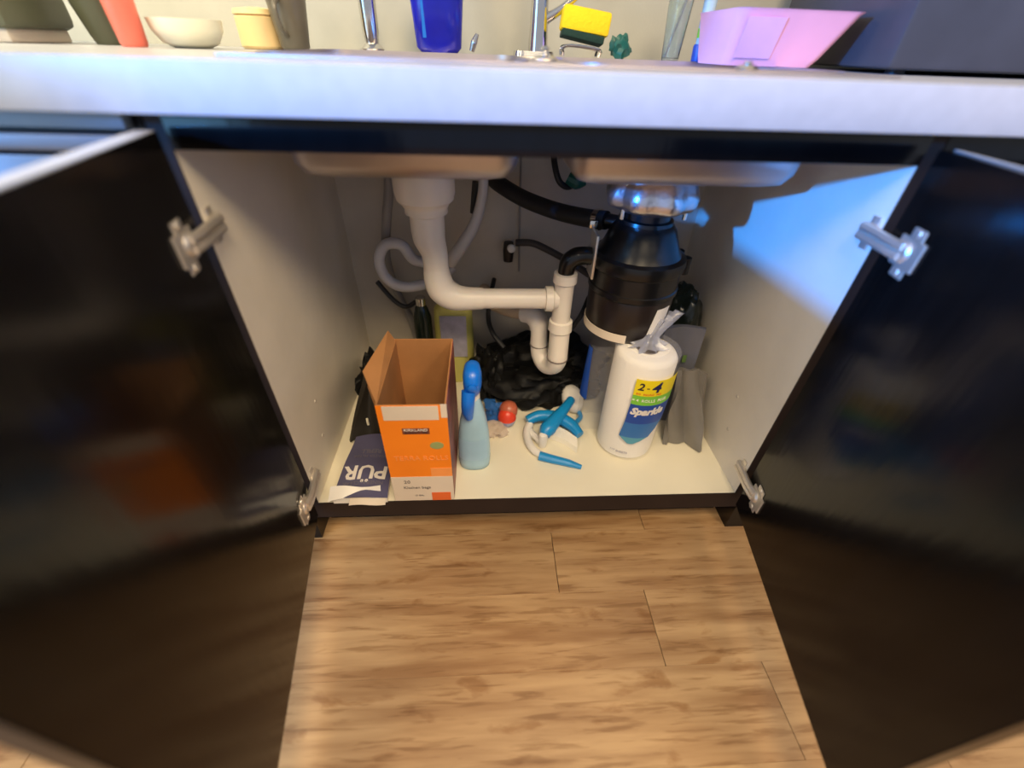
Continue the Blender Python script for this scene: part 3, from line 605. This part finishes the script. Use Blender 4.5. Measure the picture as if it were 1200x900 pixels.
obj('cross_frame', tube([(0.010, 0.185, F + 0.012), (0.030, 0.150, F + 0.012)], 0.008, 10, 0), 'white_plastic', br)
st = obj('scraper_blade', tube([(0.024, 0.107, F + 0.011), (0.055, 0.096, F + 0.010), (0.088, 0.085, F + 0.009), (0.116, 0.075, F + 0.006)], [0.0105, 0.0098, 0.0085, 0.005], 10, 5), 'blue2', br); st['label'] = 'blue blade at the front'
obj('blue_loop', tube([(0.140, 0.262, F + 0.010), (0.142, 0.236, F + 0.010), (0.128, 0.215, F + 0.012), (0.116, 0.200, F + 0.016)], 0.006, 10, 6), 'blue2', br)

# --- paper towels
tw = thing('paper_towel_pack', 'tall white paper towel roll in clear wrap with yellow, green and blue label', 'paper towels', (0.235, 0.158, F))
RX, RY, RR, RZ = 0.233, 0.160, 0.063, F + 0.268
bm = lathe((RX, RY, 0), [(0.056, F + 0.0008), (RR, F + 0.008), (RR, RZ - 0.012), (RR - 0.006, RZ - 0.003), (RR - 0.014, RZ), (0.0225, RZ - 0.001), (0.021, RZ - 0.012), (0.020, RZ - 0.03)], 48)
obj('towel_roll', bm, 'paper_towel', tw, smooth=40)
obj('core', lathe((RX, RY, 0), [(0.0205, RZ - 0.05), (0.0212, RZ - 0.0008), (0.0195, RZ - 0.0008), (0.0185, RZ - 0.05)], 24), 'core', tw)
def wrapf(a0, a1, r=RR + 0.0016): 
    pass
shp = lambda v: (-118, -32)
tf = (RX, RY)
def lab(name, z0_, z1_, m, a0=-118, a1=-34, r=RR + 0.0056, shape=None, nz=2, par=None):
    return obj(name, cyl_patch(tf, r, a0, a1, z0_, z1_, 0.0004, 18, shape, nz), m, par or tw, smooth=60)
y_ = lab('yellow_label', 0.326, 0.366, 'yellow')
g_ = lab('green_label', 0.302, 0.3262, 'lime')
b1 = lab('blue_label', 0.250, 0.3022, 'royal', shape=lambda v: (-120 + 2 * v, -44 + 10 * v))
b2 = lab('mid_blue_label', 0.208, 0.2502, 'royal_mid', shape=lambda v: (-124 + 4 * v, -70 + 26 * v))
b3 = lab('aqua_label', 0.190, 0.2084, 'aqua', shape=lambda v: (-106 - 18 * v, -96 + 26 * v))
def rt(s, size, ang, z, m, par, sx=1.0, bold=0.0, slant=0.0, r=RR + 0.0064):
    def f(a, b, c):
        th_ = math.radians(ang) + (a + slant * b) / r
        return Vector((RX + (r + c) * math.cos(th_), RY + (r + c) * math.sin(th_), z + b))
    return obj('lettering', text_bm(s, size, f, 0.0003, sx, bold), m, par, smooth=None)
rt('2', 0.024, -107, 0.348, 'ink', y_, 1.0, 0.0006, 0.15); rt('-', 0.022, -96, 0.348, 'ink', y_)
rt('4', 0.034, -81, 0.347, 'dark_navy', y_, 1.1, 0.0008, 0.2)
rt('BIG   EQUALS   REG', 0.006, -92, 0.331, 'orange_red', y_)
rt('2 = 4  ROLLS  PLUS', 0.010, -90, 0.314, 'paper_towel', g_)
rt('Sparkle', 0.0245, -84, 0.284, 'white_ink', b1, 1.0, 0.0012, 0.25)
rt('117 SHEETS', 0.008, -118, F + 0.030, 'fine_print', tw)
# film around roll, with gathered tuft and empty pocket to the left that carries the blue print
def film_outer(u, v):
    a = u * 2 * math.pi; r = RR + 0.003 + 0.002 * noise.noise(Vector((math.cos(a) * 3, math.sin(a) * 3, v * 5)))
    z = F + 0.004 + 0.267 * v
    return (RX + r * math.cos(a), RY + r * math.sin(a), z)
obj('clear_wrap', loft([[Vector(film_outer(i / 40, j / 10)) for i in range(40)] for j in range(11)] + [[Vector((RX + (RR - k) * math.cos(i / 40 * 6.2832), RY + (RR - k) * math.sin(i / 40 * 6.2832), RZ + 0.004 + k * 0.15)) for i in range(40)] for k in (0.004, 0.02)], cap0=False, cap1=False), 'film', tw, smooth=60)
rings = []
for j, (z, r, cx, cy) in enumerate([(RZ + 0.004, 0.034, RX, RY), (RZ + 0.012, 0.018, RX + 0.002, RY + 0.004), (RZ + 0.022, 0.012, RX + 0.006, RY + 0.010), (RZ + 0.036, 0.018, RX + 0.014, RY + 0.018), (RZ + 0.052, 0.027, RX + 0.024, RY + 0.026), (RZ + 0.062, 0.031, RX + 0.032, RY + 0.032)]):
    rings.append([Vector((cx + r * (1 + 0.35 * math.sin(i * 1.57 + j * 0.5)) * math.cos(i / 32 * 6.2832), cy + r * 0.6 * (1 + 0.35 * math.sin(i * 1.57 + j)) * math.sin(i / 32 * 6.2832), z + 0.004 * math.sin(i * 1.1))) for i in range(32)])
tu = obj('gathered_top', loft(rings, cap0=False, cap1=False), 'film_tuft', tw, smooth=60); tu['label'] = 'twisted tuft of clear film'
obj('yellow_tag', sheet(lambda u, v: (RX - 0.030 + 0.014 * u + 0.004 * v, RY + 0.02 + 0.004 * v, RZ + 0.002 + 0.022 * v + 0.003 * u), 4, 4, 0.001), 'yellow', tw)
def pocket(off):
    rings = []
    for j in range(13):
        v = j / 12; z = F + 0.003 + 0.235 * v; ring = []
        for i in range(28):
            a = i / 28 * 2 * math.pi
            rx = 0.040 - 0.006 * v + 0.004 * noise.noise(Vector((math.cos(a) * 2, math.sin(a) * 2, v * 4))); ry = 0.034 - 0.012 * v + 0.005 * noise.noise(Vector((math.cos(a) * 3, math.sin(a) * 3, v * 5 + 9)))
            ring.append(Vector((0.170 + rx * math.cos(a), 0.228 + ry * math.sin(a), z + 0.004 * math.sin(a * 3))))
        rings.append(ring)
    return rings
pr = pocket(0)
obj('empty_film_pocket', loft(pr, cap0=False, cap1=False), 'film', tw, smooth=60)['label'] = 'loose empty film beside the roll'
def pk2(u, v):
    a = math.radians(-196 + 44 * u + 14 * (1 - v)); rx, ry = 0.0415 - 0.005 * v, 0.036 - 0.012 * v
    return (0.170 + rx * math.cos(a), 0.228 + ry * math.sin(a), F + 0.095 + 0.135 * v)
obj('blue_print', sheet(pk2, 8, 8, 0.0012), 'royal', tw, smooth=60)

# --- grey pouches and dark green bag at the right
gp = thing('grey_pouch', 'crumpled grey foil pouch standing right of the paper towels, in front', 'pouch', (0.36, 0.19, F))
def gpf(u, v):
    x = 0.326 + 0.086 * u + 0.004 * v * (1 - u) - 0.012 * v * u; y = 0.150 + 0.050 * v + 0.022 * math.sin(u * math.pi) * (1 - 0.5 * v) - 0.02 * u * (1 - v) + 0.006 * math.sin(u * 11 + v * 6)
    return (x, y - 0.004, F + 0.001 + 0.185 * v - 0.008 * u * v)
obj('pouch_body', sheet(gpf, 20, 14, 0.010), 'grey_pouch', gp, smooth=50)
gp2 = thing('slate_pouch', 'tall slate grey foil pouch behind the grey pouch with small green mark', 'pouch', (0.34, 0.235, F))
def gpf2(u, v):
    x = 0.288 + 0.102 * u + 0.004 * v; y = 0.228 + 0.020 * v + 0.014 * math.sin(u * 3.14)
    return (x, y, F + 0.001 + 0.262 * v)
obj('pouch_body', sheet(gpf2, 16, 12, 0.012), 'grey_pouch2', gp2, smooth=50)
obj('green_mark', sheet(lambda u, v: (0.356 + 0.009 * u, 0.2345 + 0.002 * v, F + 0.178 + 0.018 * v), 3, 3, -0.0012), 'leaf', gp2)
o = obj('dark_green_bag', crumple((0.372, 0.350, F + 0.160), (0.062, 0.082, 0.158), 0.10, 2.4, 5, 21, floor=F), 'green_bag', smooth=50); tag(o, 'bulging dark green-black bag in the back right corner behind the pouches', 'bag')

# ================================================================ THINGS ON THE COUNTER
R_ = TZ + 0.0005; RS = zr + 0.0003
def vase(name, label, cat, cx, cy, prof, m, parts=(), sx=1, sy=1):
    t_ = thing(name, label, cat, (cx, cy, R_)); obj('body', lathe((cx, cy, 0), prof, 32, sx=sx, sy=sy), m, t_, smooth=50); return t_
# dark appliance at far left
o = thing('toaster', 'dark appliance at the far left of the counter', 'appliance', (-0.86, 0.33, R_))
obj('body', box(-0.98, -0.772, 0.28, 0.42, R_ + 0.016, R_ + 0.16, 0.012), 'olive_dark', o); obj('foot', box(-0.96, -0.785, 0.29, 0.41, R_, R_ + 0.017, 0.003), 'back', o)
o = thing('dark_cup', 'dark olive cup left of the coral jar', 'cup', (-0.715, 0.40, R_))
obj('body', lathe((-0.715, 0.40, 0), [(0.022, R_), (0.026, R_ + 0.012), (0.034, R_ + 0.05), (0.036, R_ + 0.10), (0.033, R_ + 0.10), (0.030, R_ + 0.05), (0.02, R_ + 0.012)], 28), 'olive_dark', o)
o = thing('coral_jar', 'coral red jar near the left end of the counter', 'jar', (-0.632, 0.31, R_))
obj('body', lathe((-0.625, 0.31, 0), [(0.016, R_), (0.018, R_ + 0.004), (0.021, R_ + 0.06), (0.022, R_ + 0.10), (0.024, R_ + 0.108)], 28), 'coral', o)
obj('lid', lathe((-0.625, 0.31, 0), [(0.026, R_ + 0.108), (0.030, R_ + 0.110), (0.030, R_ + 0.122), (0.026, R_ + 0.124)], 28), 'red', o)
o = thing('cream_bowl', 'rounded cream bowl right of the coral jar', 'bowl', (-0.572, 0.35, R_))
obj('body', lathe((-0.565, 0.36, 0), [(0.026, R_), (0.040, R_ + 0.006), (0.050, R_ + 0.022), (0.052, R_ + 0.036), (0.049, R_ + 0.036), (0.046, R_ + 0.022), (0.036, R_ + 0.009), (0.01, R_ + 0.007)], 36), 'cream', o, smooth=60)
o = thing('tan_canister', 'tan canister beside the dark taupe mug', 'canister', (-0.475, 0.47, R_))
obj('body', lathe((-0.495, 0.47, 0), [(0.034, R_), (0.037, R_ + 0.004), (0.037, R_ + 0.044), (0.034, R_ + 0.047)], 32), 'tan', o)
obj('lid', lathe((-0.495, 0.47, 0), [(0.036, R_ + 0.047), (0.038, R_ + 0.048), (0.036, R_ + 0.055), (0.010, R_ + 0.058)], 32), 'tan', o)
o = thing('taupe_mug', 'dark taupe tapered mug left of the sink', 'mug', (-0.434, 0.45, R_))
obj('body', lathe((-0.432, 0.45, 0), [(0.020, R_), (0.024, R_ + 0.004), (0.030, R_ + 0.05), (0.035, R_ + 0.09), (0.032, R_ + 0.09), (0.027, R_ + 0.05), (0.018, R_ + 0.008)], 32), 'taupe', o, smooth=60)
obj('handle', tube([(-0.434, 0.418, R_ + 0.070), (-0.436, 0.402, R_ + 0.058), (-0.435, 0.404, R_ + 0.032), (-0.433, 0.424, R_ + 0.020)], 0.004, 8, 5), 'taupe', o)
# chrome side sprayer, faucet
o = thing('side_sprayer', 'slim chrome post left of the blue soap bottle', 'sprayer', (-0.305, 0.50, zr))
obj('base_collar', lathe((-0.305, 0.50, 0), [(0.020, RS), (0.021, RS + 0.003), (0.014, RS + 0.010), (0.010, RS + 0.012)], 24), 'chrome', o)
obj('post', lathe((-0.305, 0.50, 0), [(0.012, RS + 0.010), (0.015, RS + 0.03), (0.016, RS + 0.09), (0.017, RS + 0.12), (0.012, RS + 0.128)], 24), 'chrome', o, smooth=60)
o = thing('faucet', 'chrome kitchen faucet behind the middle of the sink', 'faucet', (0.010, 0.490, zr))
obj('deck_plate', loft([rrect(0.002, 0.490, 0.040, 0.022, 0.02, RS), rrect(0.002, 0.490, 0.038, 0.020, 0.018, RS + 0.008)]), 'chrome', o)
obj('spout', tube([(0.010, 0.490, RS + 0.006), (0.010, 0.490, RS + 0.07), (0.010, 0.490, RS + 0.17), (0.010, 0.46, RS + 0.22), (0.010, 0.40, RS + 0.235), (0.010, 0.345, RS + 0.21), (0.010, 0.33, RS + 0.17)], [0.019, 0.016, 0.013, 0.012, 0.012, 0.012, 0.014], 18, 6), 'chrome', o)
obj('lever', tube([(0.010, 0.490, RS + 0.05), (0.045, 0.485, RS + 0.068), (0.085, 0.478, RS + 0.095)], [0.010, 0.007, 0.005], 12, 5), 'chrome', o)
o = thing('strainer_knob', 'bright metal sink stopper standing on the rim between the bowls', 'stopper', (-0.008, 0.20, zr))
obj('disc', lathe((-0.008, 0.20, 0), [(0.017, RS), (0.018, RS + 0.002), (0.012, RS + 0.005), (0.005, RS + 0.007)], 24), 'chrome', o)
obj('knob', lathe((-0.008, 0.20, 0), [(0.005, RS + 0.006), (0.004, RS + 0.010), (0.007, RS + 0.013), (0.004, RS + 0.016)], 18), 'chrome', o)
o = thing('soap_bottle', 'glossy deep blue dish soap bottle behind the left bowl', 'bottle', (-0.178, 0.49, zr))
obj('body', loft([oval(RS, 0.034, 0.020, -0.178, 0.49), oval(RS + 0.008, 0.042, 0.024, -0.178, 0.49), oval(RS + 0.08, 0.048, 0.026, -0.178, 0.49), oval(RS + 0.13, 0.040, 0.024, -0.178, 0.49), oval(RS + 0.16, 0.014, 0.014, -0.178, 0.49)]), 'cobalt', o, smooth=60)
obj('front_label', sheet(lambda u, v: (-0.205 + 0.044 * u, 0.4675 - 0.0022 * v, RS + 0.022 + 0.09 * v), 6, 4, -0.001), 'azure', o)
obj('cap', lathe((-0.178, 0.49, 0), [(0.012, RS + 0.16), (0.013, RS + 0.161), (0.010, RS + 0.185)], 18), 'white_plastic', o)
o = thing('metal_tab', 'small shiny metal tab right of the blue soap bottle', 'tab', (-0.118, 0.47, zr))
obj('body', tube([(-0.116, 0.465, RS + 0.0045), (-0.111, 0.465, RS + 0.018), (-0.105, 0.465, RS + 0.030)], [0.0045, 0.006, 0.003], 10, 5), 'chrome', o)
# sponge in a wire holder
o = thing('yellow_sponge', 'yellow sponge with dark green scouring side propped on the sink rim', 'sponge', (0.09, 0.42, zr))
def rotbox(cx, cy, cz, hx, hy, hz, rx, ry, bev):
    bm = box(-hx, hx, -hy, hy, -hz, hz, bev); bmesh.ops.transform(bm, matrix=Matrix.Translation((cx, cy, cz)) @ Matrix.Rotation(ry, 4, 'Y') @ Matrix.Rotation(rx, 4, 'X'), verts=bm.verts[:]); return bm
obj('sponge_body', rotbox(0.094, 0.475, RS + 0.053, 0.045, 0.016, 0.018, -0.15, 0.12, 0.005), 'sponge', o)
obj('scouring_pad', rotbox(0.090, 0.472, RS + 0.031, 0.040, 0.015, 0.006, -0.15, 0.16, 0.002), 'scour', o)
o = thing('sponge_holder', 'chrome wire holder under the yellow sponge', 'holder', (0.09, 0.475, zr))
bm = tube([(0.055, 0.46, RS + 0.003), (0.060, 0.455, RS + 0.018), (0.12, 0.455, RS + 0.014), (0.124, 0.46, RS + 0.003)], 0.0025, 8, 5)
tube([(0.055, 0.492, RS + 0.003), (0.060, 0.495, RS + 0.018), (0.12, 0.495, RS + 0.014), (0.124, 0.492, RS + 0.003)], 0.0025, 8, 5, bm)
for xx in (0.07, 0.09, 0.11): tube([(xx, 0.455, RS + 0.019 - (xx - .07) * .08), (xx, 0.495, RS + 0.019 - (xx - .07) * .08)], 0.0022, 8, 0, bm)
obj('wire_frame', bm, 'chrome', o)
o = obj('teal_scrubber', crumple((0.165, 0.47, RS + 0.018), (0.020, 0.016, 0.019), 0.4, 3.0, 3, 4, floor=RS), 'teal', smooth=40); tag(o, 'small teal scrubber right of the yellow sponge', 'scrubber')
# tilted glass, slim bottle, pink tub
o = thing('drinking_glass', 'clear drinking glass with bright edge left of the pink tub', 'glass', (0.27, 0.40, zr))
obj('body', lathe((0.262, 0.462, 0), [(0.014, RS), (0.016, RS + 0.003), (0.024, RS + 0.12), (0.0225, RS + 0.12), (0.0150, RS + 0.006), (0.004, RS + 0.005)], 28), 'glass', o, smooth=60)
obj('glass_highlight', tube([(0.250, 0.462, RS + 0.008), (0.285, 0.462, RS + 0.145)], 0.003, 8, 0), 'chrome', o)  # chrome rod put in as the bright highlight on the glass
o = thing('slim_tube', 'slim light blue tube with green band and dark blue cap', 'tube', (0.30, 0.44, zr))
obj('cap', lathe((0.312, 0.452, 0), [(0.009, RS), (0.0115, RS + 0.002), (0.0125, RS + 0.024), (0.011, RS + 0.027)], 20), 'royal', o)
obj('lower_tube', lathe((0.312, 0.452, 0), [(0.0095, RS + 0.027), (0.010, RS + 0.036), (0.0095, RS + 0.036)], 20), 'bottle_blue', o)
obj('green_band', lathe((0.312, 0.452, 0), [(0.0102, RS + 0.036), (0.0108, RS + 0.050), (0.0098, RS + 0.050)], 20), 'lime', o)
obj('upper_tube', lathe((0.312, 0.452, 0), [(0.0104, RS + 0.050), (0.012, RS + 0.11), (0.003, RS + 0.115)], 20), 'bottle_blue', o)
o = thing('pink_tub', 'flared pink plastic wash tub at the right of the sink', 'tub', (0.39, 0.34, R_))
def tubring(z, k, cx=0.372, cy=0.36): return rrect(cx + 0.018 * k, cy, 0.076 + 0.024 * k, 0.06 + 0.025 * k, 0.018, z, 5)
z_ = zr + 0.0005
rings = [tubring(z_, 0), tubring(z_ + 0.012, 0.22), tubring(z_ + 0.066, 0.93), tubring(z_ + 0.070, 1.05)]
inner = [tubring(z_ + 0.070, 0.98), tubring(z_ + 0.064, 0.84), tubring(z_ + 0.012, 0.12), tubring(z_ + 0.003, -0.05)]
obj('tub_body', loft(rings + inner), 'pink', o, smooth=40)
obj('lilac_label', sheet(lambda u, v: (0.306 + 0.060 * u, 0.2950 - 0.0180 * v - 0.0012, z_ + 0.010 + 0.050 * v), 4, 4, -0.0008), 'pink_lilac', o)
o = thing('sink_stopper', 'chrome basket strainer lying on the rim below the pink tub', 'strainer', (0.29, 0.078, zr))
obj('disc', lathe((0.225, 0.077, 0), [(0.012, RS), (0.014, RS + 0.002), (0.009, RS + 0.005)], 24), 'chrome', o)
obj('knob', lathe((0.225, 0.077, 0), [(0.004, RS + 0.004), (0.005, RS + 0.008), (0.003, RS + 0.009)], 16), 'chrome', o)
o = thing('dark_appliance', 'large dark grey flat-sided appliance on the counter at far right', 'appliance', (0.8, 0.37, R_))
obj('body', box(0.515, 1.30, 0.22, 0.56, R_ + 0.006, R_ + 0.36, 0.008), 'dark_panel', o)
for xx in (0.56, 1.2):
    for yy in (0.26, 0.52): obj('foot', lathe((xx, yy, 0), [(0.014, R_), (0.014, R_ + 0.008)], 14), 'rubber', o)

for o in bpy.data.objects:
    if '_loc' in o: del o['_loc']
